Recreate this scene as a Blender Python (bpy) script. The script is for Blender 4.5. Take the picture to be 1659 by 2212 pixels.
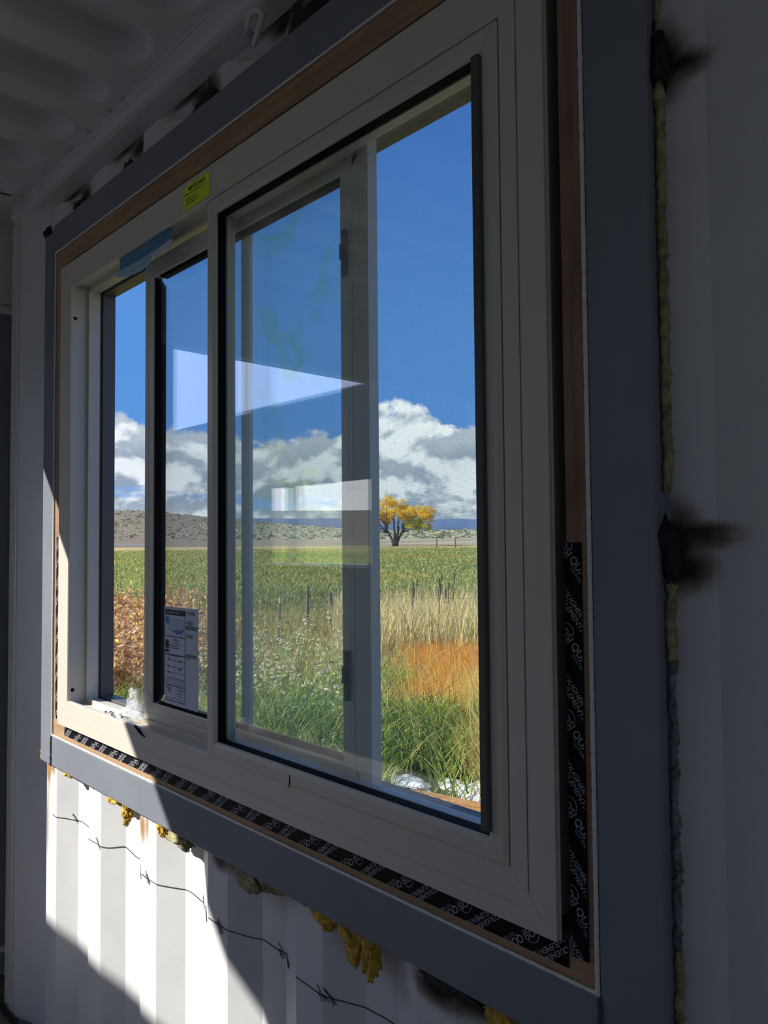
import bpy, bmesh, math, random
import numpy as np
from mathutils import Vector, Matrix, noise
R = math.radians
random.seed(7); rng = np.random.default_rng(7)
for o in list(bpy.data.objects): bpy.data.objects.remove(o)
SC = bpy.context.scene
COL = SC.collection
CZ = 1.32                      # eye height above the container floor; heights below are given relative to the eye and lifted by CZ
# ------------------------------------------------------------------ camera
cam = bpy.data.cameras.new('camera'); cam_o = bpy.data.objects.new('camera', cam); COL.objects.link(cam_o)
SC.camera = cam_o
cam.sensor_fit = 'VERTICAL'; cam.sensor_height = 36.0
cam.lens = 1660.06 / 2212 * 36.0
cam.clip_start = 0.02; cam.clip_end = 9000
yaw, pitch, roll = 0.8152935, 0.0398294, -0.0085094
fwd = Vector((-math.sin(yaw)*math.cos(pitch), math.cos(yaw)*math.cos(pitch), math.sin(pitch)))
rt = Vector((math.cos(yaw), math.sin(yaw), 0)); up = rt.cross(fwd)
rt2 = math.cos(roll)*rt + math.sin(roll)*up; up2 = -math.sin(roll)*rt + math.cos(roll)*up
M3 = Matrix((rt2, up2, -fwd)).transposed()
cam_o.matrix_world = Matrix.Translation((0, -0.75206, CZ)) @ M3.to_4x4()
# ------------------------------------------------------------------ view
SC.view_settings.view_transform = 'Standard'; SC.view_settings.look = 'None'
SC.view_settings.exposure = 0.22; SC.view_settings.gamma = 1.0
SC.view_settings.use_curve_mapping = False
try:
    SC.cycles.max_bounces = 12; SC.cycles.transparent_max_bounces = 32
    SC.cycles.sample_clamp_indirect = 6
except Exception: pass
# ------------------------------------------------------------------ sun
SUNDIR = Vector((0.75, 1.0, -0.816)).normalized()
sl = bpy.data.lights.new('sun', 'SUN'); sl.energy = 6.3; sl.angle = R(0.53); sl.color = (1.0, 0.965, 0.91)
so = bpy.data.objects.new('sun', sl); COL.objects.link(so)
so.rotation_euler = (-SUNDIR).to_track_quat('Z', 'Y').to_euler()
# ------------------------------------------------------------------ sky
W = bpy.data.worlds.new('sky'); SC.world = W; W.use_nodes = True
def NT(nt):
    nt.nodes.clear()
    def N(t, **kw):
        n = nt.nodes.new(t)
        ins = kw.pop('ins', {})
        for k, v in kw.items(): setattr(n, k, v)
        for k, v in ins.items():
            if isinstance(v, bpy.types.NodeSocket): nt.links.new(v, n.inputs[k])
            else: n.inputs[k].default_value = v
        return n
    def math_(op, a, b=None, c=None, clamp=False):
        n = N('ShaderNodeMath', operation=op, use_clamp=clamp)
        for i, v in enumerate((a, b, c)):
            if v is None: continue
            if isinstance(v, bpy.types.NodeSocket): nt.links.new(v, n.inputs[i])
            else: n.inputs[i].default_value = v
        return n.outputs[0]
    def mix(f, a, b, blend='MIX'):
        n = N('ShaderNodeMix', data_type='RGBA', blend_type=blend)
        for i, v in ((0, f), (6, a), (7, b)):
            if isinstance(v, bpy.types.NodeSocket): nt.links.new(v, n.inputs[i])
            else: n.inputs[i].default_value = v if i == 0 else (tuple(v) + (1,))[:4]
        return n.outputs[2]
    def rng_(v, a, b, c=0.0, d=1.0, smooth=True):
        n = N('ShaderNodeMapRange', interpolation_type='SMOOTHSTEP' if smooth else 'LINEAR', clamp=True)
        nt.links.new(v, n.inputs[0])
        for i, x in ((1, a), (2, b), (3, c), (4, d)): n.inputs[i].default_value = x
        return n.outputs[0]
    def noise_(vec, scale, detail=4, rough=.5, dist=0):
        n = N('ShaderNodeTexNoise'); n.inputs['Scale'].default_value = scale
        n.inputs['Detail'].default_value = detail; n.inputs['Roughness'].default_value = rough
        n.inputs['Distortion'].default_value = dist
        if vec is not None: nt.links.new(vec, n.inputs['Vector'])
        return n
    return N, math_, mix, rng_, noise_
def build_sky():
    nt = W.node_tree
    N, m, mix, mr, nz = NT(nt)
    tc = N('ShaderNodeTexCoord'); sp = N('ShaderNodeSeparateXYZ', ins={0: tc.outputs['Generated']})
    x, y, z = sp.outputs
    h = m('SQRT', m('ADD', m('MULTIPLY', x, x), m('MULTIPLY', y, y)))
    te = m('DIVIDE', z, m('MAXIMUM', h, .02))                       # tangent of the elevation
    az = m('ARCTAN2', x, y)
    # clear sky
    g1 = mr(te, 0.0, .16, smooth=True); g2 = mr(te, .12, .75)
    c = mix(g1, (.32, .50, .84), (.112, .32, .78))
    c = mix(g2, c, (.048, .182, .61))
    # brighter, paler sky towards the sun
    sd = N('ShaderNodeVectorMath', operation='DOT_PRODUCT', ins={0: tc.outputs['Generated']}); sd.inputs[1].default_value = tuple(-SUNDIR)
    near = mr(sd.outputs['Value'], .28, 1.0)
    c = mix(near, c, (.95, 1.12, 1.70))
    # clouds in azimuth / elevation
    def vec(kx, ky, ox=0, oy=0):
        cv = N('ShaderNodeCombineXYZ', ins={0: m('MULTIPLY_ADD', az, kx, ox), 1: m('MULTIPLY_ADD', te, ky, oy), 2: .37})
        return cv.outputs[0]
    n1 = nz(vec(9, 13, 3.1, 0), 1.0, 9, .58, .25).outputs[0]
    n2 = nz(vec(9, 13, 3.1, -.28), 1.0, 9, .58, .25).outputs[0]      # same field, shifted, for the lit rims
    n3 = nz(vec(5, 26, 11.7, 2.0), 1.0, 6, .55).outputs[0]
    top = m('MULTIPLY_ADD', m('SUBTRACT', n1, .5), .20, .158)
    d = m('SUBTRACT', top, te)
    mask = mr(d, -.002, .014)
    hole = mr(m('ADD', n3, mr(te, .05, .15, 0, .30)), .36, .46)
    mask = m('MULTIPLY', mask, hole)
    mask = m('MULTIPLY', mask, mr(te, -.02, .0))
    rim = mr(m('SUBTRACT', n1, n2), -.045, .070)
    body = mr(d, .0, .09, 1.0, .20)
    lo = mr(te, .10, .03, 0, .35)
    lit = m('ADD', m('MULTIPLY', rim, .62), m('MULTIPLY', body, .38), clamp=True)
    lit = m('ADD', lit, m('MULTIPLY', lo, m('SUBTRACT', n3, .3)), clamp=True)
    cc = mix(lit, (.23, .32, .44), (1.18, 1.22, 1.26)); cc = mix(mr(near, .25, .8), cc, (1.7, 1.65, 1.75))
    c = mix(m('MULTIPLY', mask, .96), c, cc)
    low = mr(te, -.05, .0)
    c = mix(low, (.16, .15, .08), c)
    bg = N('ShaderNodeBackground', ins={0: c, 1: 1.0}); out = N('ShaderNodeOutputWorld'); nt.links.new(bg.outputs[0], out.inputs[0])
build_sky()
try: W.cycles.sampling_method = 'MANUAL'; W.cycles.sample_map_resolution = 1024
except Exception: pass
# ------------------------------------------------------------------ materials
def new_mat(name):
    mt = bpy.data.materials.new(name); mt.use_nodes = True; return mt
def mat(name, col, rough=.55, metal=0.0, var=0.0, vscale=8.0, stretch=(1, 1, 1), col2=None, bump=0.0, bscale=60.0, spec=.5, detail=5):
    mt = new_mat(name); nt = mt.node_tree; N, m, mix, mr, nz = NT(nt)
    geo = N('ShaderNodeNewGeometry'); mp = N('ShaderNodeMapping', ins={0: geo.outputs['Position']}); mp.inputs['Scale'].default_value = stretch
    b = N('ShaderNodeBsdfPrincipled'); b.inputs['Roughness'].default_value = rough; b.inputs['Metallic'].default_value = metal
    b.inputs['Specular IOR Level'].default_value = spec
    if var > 0 or col2:
        n = nz(mp.outputs[0], vscale, detail, .6)
        c2 = col2 if col2 else tuple(max(0, x*(1-var)) for x in col)
        nt.links.new(mix(mr(n.outputs[0], .32, .68), col, c2), b.inputs['Base Color'])
    else: b.inputs['Base Color'].default_value = tuple(col) + (1,)
    if bump > 0:
        n = nz(mp.outputs[0], bscale, 4, .6); bp = N('ShaderNodeBump', ins={'Height': n.outputs[0], 'Strength': bump, 'Distance': .004})
        nt.links.new(bp.outputs[0], b.inputs['Normal'])
    o = N('ShaderNodeOutputMaterial'); nt.links.new(b.outputs[0], o.inputs[0]); return mt
def wood_mat(name, c1, c2, axis):
    mt = new_mat(name); nt = mt.node_tree; N, m, mix, mr, nz = NT(nt)
    geo = N('ShaderNodeNewGeometry'); mp = N('ShaderNodeMapping', ins={0: geo.outputs['Position']})
    s = [70, 70, 70]; s[axis] = 3.0; mp.inputs['Scale'].default_value = s
    n = nz(mp.outputs[0], 1.0, 6, .65, .6).outputs[0]
    n2 = nz(geo.outputs['Position'], 6.0, 3, .5).outputs[0]
    c = mix(mr(n, .35, .65), c1, c2); c = mix(mr(n2, .5, .75, 0, .4), c, tuple(v*.55 for v in c2))
    b = N('ShaderNodeBsdfPrincipled', ins={'Base Color': c}); b.inputs['Roughness'].default_value = .75
    bp = N('ShaderNodeBump', ins={'Height': n, 'Strength': .25, 'Distance': .002}); nt.links.new(bp.outputs[0], b.inputs['Normal'])
    o = N('ShaderNodeOutputMaterial'); nt.links.new(b.outputs[0], o.inputs[0]); return mt
def glass_mat(name, tint, refl=1.0, smear=False):
    mt = new_mat(name); nt = mt.node_tree; N, m, mix, mr, nz = NT(nt)
    g = N('ShaderNodeNewGeometry')
    dt = N('ShaderNodeVectorMath', operation='DOT_PRODUCT', ins={0: g.outputs['Normal'], 1: g.outputs['Incoming']})
    c = m('ABSOLUTE', dt.outputs['Value'])
    f = m('MULTIPLY_ADD', m('POWER', m('SUBTRACT', 1.0, c), 5.0), .957*refl, .043*refl)
    t = N('ShaderNodeBsdfTransparent'); t.inputs[0].default_value = tuple(tint) + (1,)
    if smear:
        n = nz(g.outputs['Position'], 3.2, 3, .5, 1.2).outputs[0]
        band = m('MULTIPLY', mr(n, .50, .53), mr(n, .56, .53))
        sp = N('ShaderNodeSeparateXYZ', ins={0: g.outputs['Position']})
        zone = m('MULTIPLY', m('MULTIPLY', mr(sp.outputs[0], -1.16, -1.10), mr(sp.outputs[0], -.90, -.95)), mr(sp.outputs[2], CZ+.02, CZ+.10))
        nt.links.new(mix(m('MULTIPLY', band, zone), tint, (tint[0]*.985, tint[1]*.995, tint[2]*.90)), t.inputs[0])
    gl = N('ShaderNodeBsdfGlossy'); gl.inputs['Roughness'].default_value = 0.0; gl.inputs[0].default_value = (1, 1, 1, 1)
    mx = N('ShaderNodeMixShader', ins={0: f, 1: t.outputs[0], 2: gl.outputs[0]})
    o = N('ShaderNodeOutputMaterial'); nt.links.new(mx.outputs[0], o.inputs[0]); return mt
def sheer_mat(name, col, alpha, rough=.4, wrinkle=0.0):
    mt = new_mat(name); nt = mt.node_tree; N, m, mix, mr, nz = NT(nt)
    b = N('ShaderNodeBsdfPrincipled'); b.inputs['Base Color'].default_value = tuple(col) + (1,); b.inputs['Roughness'].default_value = rough
    b.inputs['Alpha'].default_value = alpha
    if wrinkle:
        geo = N('ShaderNodeNewGeometry'); n = nz(geo.outputs['Position'], 120, 3, .6, 1.0)
        bp = N('ShaderNodeBump', ins={'Height': n.outputs[0], 'Strength': wrinkle, 'Distance': .004}); nt.links.new(bp.outputs[0], b.inputs['Normal'])
    o = N('ShaderNodeOutputMaterial'); nt.links.new(b.outputs[0], o.inputs[0]); return mt
def screen_mat():
    mt = new_mat('insect_mesh'); nt = mt.node_tree; N, m, mix, mr, nz = NT(nt)
    g = N('ShaderNodeNewGeometry'); sp = N('ShaderNodeSeparateXYZ', ins={0: g.outputs['Position']})
    def strand(v):
        w = m('FRACT', m('MULTIPLY', v, 1/.0017)); return mr(w, .74, .80, smooth=False)
    f = m('MAXIMUM', strand(sp.outputs[0]), strand(sp.outputs[2]))
    f = m('MULTIPLY', f, .45)
    d = N('ShaderNodeBsdfDiffuse'); d.inputs[0].default_value = (.05, .05, .055, 1)
    t = N('ShaderNodeBsdfTransparent')
    mx = N('ShaderNodeMixShader', ins={0: f, 1: t.outputs[0], 2: d.outputs[0]})
    o = N('ShaderNodeOutputMaterial'); nt.links.new(mx.outputs[0], o.inputs[0]); return mt
def attr_mat(name, attr='Col', rough=.8, transl=0.0, noise_amt=0.0, nscale=1.0):
    mt = new_mat(name); nt = mt.node_tree; N, m, mix, mr, nz = NT(nt)
    a = N('ShaderNodeAttribute'); a.attribute_name = attr; c = a.outputs['Color']
    if noise_amt:
        geo = N('ShaderNodeNewGeometry'); n = nz(geo.outputs['Position'], nscale, 8, .7).outputs[0]
        k = mr(n, .3, .7, 1-noise_amt, 1+noise_amt); cc = N('ShaderNodeCombineColor', ins={0: k, 1: k, 2: k})
        c = mix(1.0, c, cc.outputs[0], 'MULTIPLY')
    b = N('ShaderNodeBsdfDiffuse', ins={0: c}); sh = b.outputs[0]
    if transl:
        t = N('ShaderNodeBsdfTranslucent', ins={0: c}); mx = N('ShaderNodeMixShader', ins={0: transl, 1: sh, 2: t.outputs[0]}); sh = mx.outputs[0]
    o = N('ShaderNodeOutputMaterial'); nt.links.new(sh, o.inputs[0]); return mt
def wall_mat():
    """white container paint; soot and rust are stains held in two attributes of the mesh"""
    mt = new_mat('container_paint'); nt = mt.node_tree; N, m, mix, mr, nz = NT(nt)
    geo = N('ShaderNodeNewGeometry')
    n = nz(geo.outputs['Position'], 5, 5, .6).outputs[0]
    c = mix(mr(n, .35, .75), (.74, .74, .725), (.66, .66, .655))
    nf = nz(geo.outputs['Position'], 38, 5, .65).outputs[0]
    mp = N('ShaderNodeMapping', ins={0: geo.outputs['Position']}); mp.inputs['Scale'].default_value = (90, 90, 9)
    nr = nz(mp.outputs[0], 1.0, 4, .6).outputs[0]
    ar = N('ShaderNodeAttribute'); ar.attribute_name = 'rust'
    rf = mr(m('ADD', ar.outputs['Fac'], m('MULTIPLY', m('SUBTRACT', nr, .5), .9)), .35, .95)
    rf = m('MULTIPLY', rf, mr(ar.outputs['Fac'], .02, .2))
    c = mix(rf, c, (.42, .22, .06))
    asut = N('ShaderNodeAttribute'); asut.attribute_name = 'soot'
    sf = m('ADD', asut.outputs['Fac'], m('MULTIPLY', m('SUBTRACT', nf, .5), .35))
    halo = m('MULTIPLY', mr(sf, .10, .62), mr(asut.outputs['Fac'], .02, .35))
    c = mix(m('MULTIPLY', halo, .8), c, (.10, .058, .028))
    core = mr(sf, .52, .90); c = mix(core, c, (.010, .009, .008))
    # a few hairline scratches
    mp2 = N('ShaderNodeMapping', ins={0: geo.outputs['Position']}); mp2.inputs['Rotation'].default_value = (0, .5, 0); mp2.inputs['Scale'].default_value = (14, 14, 2.2)
    ns = nz(mp2.outputs[0], 1.0, 2, .4).outputs[0]
    b = N('ShaderNodeBsdfPrincipled', ins={'Base Color': c}); b.inputs['Roughness'].default_value = .42
    b.inputs['Specular IOR Level'].default_value = .4
    bp = N('ShaderNodeBump', ins={'Height': n, 'Strength': .15, 'Distance': .01}); nt.links.new(bp.outputs[0], b.inputs['Normal'])
    o = N('ShaderNodeOutputMaterial'); nt.links.new(b.outputs[0], o.inputs[0]); return mt
M = dict(
    wall=wall_mat(),
    steel=mat('slate_primer', (.222, .240, .272), .55, var=.12, vscale=5, bump=.08, bscale=90),
    weld=mat('weld', (.10, .10, .105), .5, .3, bump=.6, bscale=300),
    vinyl=mat('beige_vinyl', (.70, .655, .55), .38, var=.04, vscale=4),
    gasket=mat('black_gasket', (.006, .006, .007), .7, spec=.12),
    dark=mat('dark_bead', (.10, .095, .085), .5),
    lock=mat('lock_grey', (.12, .12, .11), .5),
    screenf=mat('screen_frame', (.13, .12, .105), .45),
    glass=glass_mat('window_glass', (.968, .985, .978), 1.25, smear=True),
    glass2=glass_mat('sash_glass', (.972, .986, .985), 1.25),
    mesh=screen_mat(),
    woodx=wood_mat('lumber_x', (.48, .305, .165), (.34, .20, .105), 0),
    woodz=wood_mat('lumber_z', (.45, .285, .18), (.31, .18, .11), 2),
    caulk=mat('white_caulk', (.82, .82, .79), .5, bump=.5, bscale=200),
    tape=mat('black_tape', (.006, .007, .010), .5, bump=.2, bscale=45, spec=.15),
    ink=mat('tape_print', (.42, .43, .46), .5),
    foam=mat('yellow_foam', (.80, .50, .045), .7, col2=(.42, .24, .03), vscale=60, bump=.9, bscale=160),
    foamd=mat('old_foam', (.50, .44, .22), .8, col2=(.20, .17, .09), vscale=70, bump=.9, bscale=180),
    char=mat('charred_slag', (.018, .017, .016), .6, var=.3, vscale=90, bump=1.0, bscale=150),
    slag=mat('grey_slag', (.34, .34, .34), .45, .2, col2=(.10, .10, .10), vscale=120, bump=1.0, bscale=200),
    sticker=mat('lime_sticker', (.86, .98, .03), .5),
    black=mat('black_print', (.012, .012, .012), .5),
    paper=mat('label_paper', (.62, .66, .78), .5),
    blue=mat('blue_print', (.03, .22, .52), .5),
    green=mat('green_print', (.10, .24, .16), .5),
    grey=mat('grey_print', (.30, .32, .36), .5),
    film=sheer_mat('blue_film', (.07, .30, .56), .80, .25),
    film2=sheer_mat('pale_film', (.42, .68, .84), .85, .3),
    bag=sheer_mat('clear_poly', (.92, .95, .97), .27, .06, 1.0),
    screw=mat('screw_steel', (.32, .32, .33), .3, .9),
    marker=mat('marker_line', (.035, .035, .04), .8),
    ply=mat('plywood_floor', (.20, .15, .115), .6, var=.35, vscale=9, stretch=(1, 6, 1)),
    outw=mat('outside_paint', (.19, .20, .22), .6, var=.1),
    bark=mat('bark', (.13, .105, .085), .9, var=.4, vscale=6),
    post=mat('weathered_post', (.30, .25, .19), .9, var=.3, vscale=10),
    wire=mat('fence_wire', (.16, .14, .12), .6, .5),
    tip=mat('white_tip', (.8, .8, .78), .6),
    deck=wood_mat('outside_lumber', (.62, .33, .12), (.42, .20, .07), 0),
    wrap=mat('white_wrap', (.80, .80, .78), .55, var=.12, vscale=5, bump=.3, bscale=4),
    blades=attr_mat('grass_blades', transl=.35),
    leaves=attr_mat('leaf_blades', transl=.35),
    ground=attr_mat('field_ground', noise_amt=.30, nscale=.9),
    groove=mat('groove', (.46, .44, .39), .5),
)
# ------------------------------------------------------------------ mesh helpers
def lift(p): return (p[0], p[1], p[2] + CZ)
def link(name, verts, faces, m, parent=None, mi=None, smooth=False, bevel=0.0):
    me = bpy.data.meshes.new(name); me.from_pydata([lift(v) for v in verts], [], faces); me.update()
    bm = bmesh.new(); bm.from_mesh(me); bmesh.ops.recalc_face_normals(bm, faces=bm.faces); bm.to_mesh(me); bm.free()
    ms = m if isinstance(m, (list, tuple)) else [m]
    for q in ms: me.materials.append(M[q] if isinstance(q, str) else q)
    if mi is not None: me.polygons.foreach_set('material_index', mi)
    if smooth: me.polygons.foreach_set('use_smooth', [True]*len(me.polygons))
    o = bpy.data.objects.new(name, me); COL.objects.link(o)
    if parent is not None: o.parent = parent
    if bevel:
        b = o.modifiers.new('bevel', 'BEVEL'); b.width = bevel; b.segments = 2; b.limit_method = 'ANGLE'; b.angle_limit = R(40)
    return o
def tag(o, label=None, cat=None, group=None, kind=None):
    if label: o['label'] = label
    if cat: o['category'] = cat
    if group: o['group'] = group
    if kind: o['kind'] = kind
    return o
def empty(name, label=None, cat=None, group=None, kind=None):
    o = bpy.data.objects.new(name, None); o.empty_display_size = .05; COL.objects.link(o); return tag(o, label, cat, group, kind)
class MB:
    def __init__(s): s.v = []; s.f = []; s.mi = []
    def add(s, v, f, k=0):
        n = len(s.v); s.v += [tuple(a) for a in v]; s.f += [tuple(i+n for i in q) for q in f]; s.mi += [k]*len(f)
    def box(s, x0, x1, y0, y1, z0, z1, k=0):
        v = [(x, y, z) for x in (x0, x1) for y in (y0, y1) for z in (z0, z1)]
        s.add(v, [(0, 1, 3, 2), (4, 6, 7, 5), (0, 4, 5, 1), (2, 3, 7, 6), (0, 2, 6, 4), (1, 5, 7, 3)], k)
    def tube(s, pts, r, n=8, k=0, cap=True):
        pts = [Vector(p) for p in pts]; rs = r if isinstance(r, (list, tuple)) else [r]*len(pts)
        base = len(s.v); ref = None
        for i, p in enumerate(pts):
            d = (pts[min(i+1, len(pts)-1)] - pts[max(i-1, 0)]).normalized()
            if ref is None: ref = d.orthogonal().normalized()
            ref = (ref - d*ref.dot(d)).normalized(); b = d.cross(ref)
            for j in range(n):
                a = 2*math.pi*j/n; s.v.append(tuple(p + (ref*math.cos(a) + b*math.sin(a))*rs[i]))
        for i in range(len(pts)-1):
            for j in range(n):
                a, b2 = base+i*n+j, base+i*n+(j+1) % n
                s.f.append((a, b2, b2+n, a+n)); s.mi.append(k)
        if cap:
            s.f.append(tuple(base+j for j in range(n))[::-1]); s.mi.append(k)
            s.f.append(tuple(base+(len(pts)-1)*n+j for j in range(n))); s.mi.append(k)
    def build(s, name, m, parent=None, smooth=False, bevel=0.0):
        return link(name, s.v, s.f, m, parent, s.mi if isinstance(m, (list, tuple)) else None, smooth, bevel)
def box(name, x0, x1, y0, y1, z0, z1, m, parent=None, bevel=0.0):
    b = MB(); b.box(x0, x1, y0, y1, z0, z1); return b.build(name, m, parent, bevel=bevel)
def rail(name, rect, prof, side, m, parent, gap=.00035, bevel=0.0):
    """one mitred length of an extrusion; prof = closed polygon of (inset, y)"""
    x0, x1, z0, z1 = rect; n = len(prof); A = []; B = []
    for d, y in prof:
        if side == 'L': A.append((x0+d, y, z0+d+gap)); B.append((x0+d, y, z1-d-gap))
        if side == 'R': A.append((x1-d, y, z0+d+gap)); B.append((x1-d, y, z1-d-gap))
        if side == 'B': A.append((x0+d+gap, y, z0+d)); B.append((x1-d-gap, y, z0+d))
        if side == 'T': A.append((x0+d+gap, y, z1-d)); B.append((x1-d-gap, y, z1-d))
    f = [(i, (i+1) % n, n+(i+1) % n, n+i) for i in range(n)] + [tuple(range(n))[::-1], tuple(range(n, 2*n))]
    return link(name, A+B, f, m, parent, bevel=bevel)
# =================================================================== CONTAINER WALLS
PER = .278; X0 = -2.151
YC, YT = .021, .051
OX0, OX1, OZ0, OZ1 = -2.0686, -.4635, -.4943, .7807      # clear opening in the steel tube surround
TW = .077
def wavey(x):
    t = ((x - X0) % PER)
    if t < .070: return YC
    if t < .138: return YC + (YT-YC)*(t-.070)/.068
    if t < .210: return YT
    return YT + (YC-YT)*(t-.210)/.068
def wave_xs(xa, xb, fine=0.0):
    xs = {round(xa, 4), round(xb, 4)}; k = math.floor((xa-X0)/PER)-1
    while X0+k*PER < xb+PER:
        for t in (0, .003, .067, .070, .138, .210):
            x = X0+k*PER+t
            if xa < x < xb: xs.add(round(x, 4))
        k += 1
    if fine:
        n = int((xb-xa)/fine)
        for i in range(n): xs.add(round(xa+fine*i, 4))
    xs = sorted(xs); out = [xs[0]]
    for x in xs[1:]:
        if x-out[-1] > .0008: out.append(x)
    return out
SOOT = [(-2.20, .945, .05, .05), (-2.175, .90, .022, .06), (-2.02, .935, .035, .03), (-1.935, .895, .020, .040), (-1.66, .895, .022, .045), (-1.70, .945, .05, .022), (-1.32, .895, .045, .04), (-1.40, .945, .05, .022), (-1.33, .93, .03, .03),
        (-1.03, .90, .045, .06), (-.97, .89, .04, .05), (-1.12, .95, .04, .02), (-.386, .520, .024, .042), (-.370, .515, .030, .016), (-.386, -.006, .026, .052), (-.362, .006, .044, .012), (-.374, -.030, .028, .024), (-2.1, .968, .10, .012), (-1.76, .968, .09, .012), (-1.45, .968, .10, .013), (-1.1, .968, .12, .014),
        (-.66, -.595, .06, .022), (-.72, -.60, .05, .022), (-1.20, -.585, .04, .020), (-1.27, -.59, .03, .016)]
RUST = [(-2.14, -.60, .018, .05), (-2.145, -.72, .007, .13), (-1.90, -.605, .014, .040), (-1.60, -.61, .028, .040), (-1.57, -.60, .012, .05), (-2.11, -.585, .02, .03)]
def stain(lst, x, z):
    s = 0.0
    for cx, cz, rx, rz in lst:
        q = ((x-cx)/rx)**2 + ((z-cz)/rz)**2
        if q < 6: s = max(s, math.exp(-q*.9))
    return s
def corrugated(name, xa, xb, z0, z1, hole, kind=True, fine=.012, stains=True, flip=None, mm='wall', rough_edge=False):
    xs = wave_xs(xa, xb, fine); zs = []
    nz_ = max(2, int((z1-z0)/(fine if fine else .25)))
    zs = sorted(set([round(z0+(z1-z0)*i/nz_, 4) for i in range(nz_+1)] + ([hole[2], hole[3]] if hole else [])))
    V = []; F = []; idx = {}
    for i, x in enumerate(xs):
        for j, z in enumerate(zs):
            y = wavey(x)
            if flip is None:
                # hand-trimmed panel: the troughs curl forward where they were welded to the top rail
                zc = .928 - .022*(y-YC)/(YT-YC)
                if z > zc: t_ = min(1, (z-zc)/.018); y = y + (.062-y)*t_*t_*(3-2*t_)
                idx[i, j] = len(V); V.append((x, y, z))
            else: idx[i, j] = len(V); V.append((x, flip-y, z))
    for i in range(len(xs)-1):
        for j in range(len(zs)-1):
            cx, cz = (xs[i]+xs[i+1])/2, (zs[j]+zs[j+1])/2
            if hole and hole[0] < cx < hole[1] and hole[2] < cz < hole[3]: continue
            F.append((idx[i, j], idx[i+1, j], idx[i+1, j+1], idx[i, j+1]))
    o = link(name, V, F, mm)
    if stains:
        me = o.data
        for nm, lst in (('soot', SOOT), ('rust', RUST)):
            a = me.attributes.new(nm, 'FLOAT', 'POINT'); a.data.foreach_set('value', [stain(lst, v[0], v[2]) for v in V])
    s = o.modifiers.new('solid', 'SOLIDIFY'); s.thickness = .002; s.offset = 0
    if kind: tag(o, kind='structure')
    return o
FL = -1.3226; CE = 1.02
corrugated('wall_window_side', -2.19, .75, FL, .985, (OX0-TW+.02, OX1+TW-.022, OZ0-TW+.016, OZ1+TW-.02))
corrugated('wall_far_right', .75, 3.3, FL, .985, None, fine=0, stains=False)
corrugated('wall_opposite', -2.58, 3.3, FL, CE, None, fine=0, stains=False, flip=-2.30)
# wall end on the left: slanted web that runs out to the corner post
m_ = MB()
m_.add([(-2.338, .0, FL), (-2.19, .056, FL), (-2.19, .056, .975), (-2.338, .0, .975)], [(0, 1, 2, 3)])
m_.add([(-2.400, .0, FL), (-2.338, .0, FL), (-2.338, .0, .975), (-2.400, .0, .975)], [(0, 1, 2, 3)])
m_.add([(-2.400, .0, FL), (-2.400, .0, .975), (-2.400, .07, .975), (-2.400, .07, FL)], [(0, 1, 2, 3)])
m_.add([(-2.64, .07, FL), (-2.400, .07, FL), (-2.400, .07, CE), (-2.64, .07, CE)], [(0, 1, 2, 3)])
tag(m_.build('wall_left_corner_post', 'wall'), kind='structure')
b = MB(); b.tube([(-2.352, -.002, FL+.01), (-2.352, -.002, .96)], .0028, 6); b.tube([(-2.402, -.001, FL+.01), (-2.402, -.001, .95)], .003, 6)
for z in (.33, -.30, .262): b.tube([(-2.366, -.0035, z), (-2.366, -.001, z)], .004, 8)
tag(b.build('trim_corner_seam', 'wall'), kind='structure')
# top rail (box section) with its rolled lower lip, and the seam of sealant along the ceiling
pr = [(-.004, CE), (-.004, .985), (.002, .974), (.012, .970), (.06, .970), (.06, CE)]
v = [(x, y, z) for x in (-2.42, 3.3) for y, z in pr]; n = len(pr)
tag(link('trim_top_rail', v, [(i, (i+1) % n, n+(i+1) % n, n+i) for i in range(n)] + [tuple(range(n)), tuple(range(n, 2*n))], 'wall'), kind='structure')
b = MB(); pts = []
for i in range(190):
    x = -2.42+i*.03; pts.append((x, -.006+.0015*noise.noise(Vector((x*30, 0, 0))), CE-.0015+.0015*noise.noise(Vector((x*25, 4, 0)))))
b.tube(pts, [.0028+.0014*noise.noise(Vector((i*.9, 2, 0))) for i in range(190)], 6)
for x, s in ((-2.325, .008), (-1.72, .004), (-1.65, .003), (-1.84, .003), (-1.95, .0035)):
    b.tube([(x, -.006, CE-.004), (x+.003, -.014, CE-.010)], s, 7)
tag(b.build('trim_ceiling_sealant', 'wall', smooth=True), kind='structure')
# bottom rail lip and floor sealant
b = MB(); pts = [(-2.46+.02*i, -.012+.010*noise.noise(Vector((i*.7, 0, 1))), FL+.006+.008*noise.noise(Vector((i*.9, 3, 1)))) for i in range(60)]
b.tube(pts, [.007+.004*noise.noise(Vector((i*1.3, 7, 0))) for i in range(60)], 6)
tag(b.build('baseboard_sealant_bead', 'char', smooth=True), kind='structure')
tag(box('floor', -2.62, 3.3, -2.34, .05, FL-.03, FL, 'ply'), kind='structure')
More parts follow.
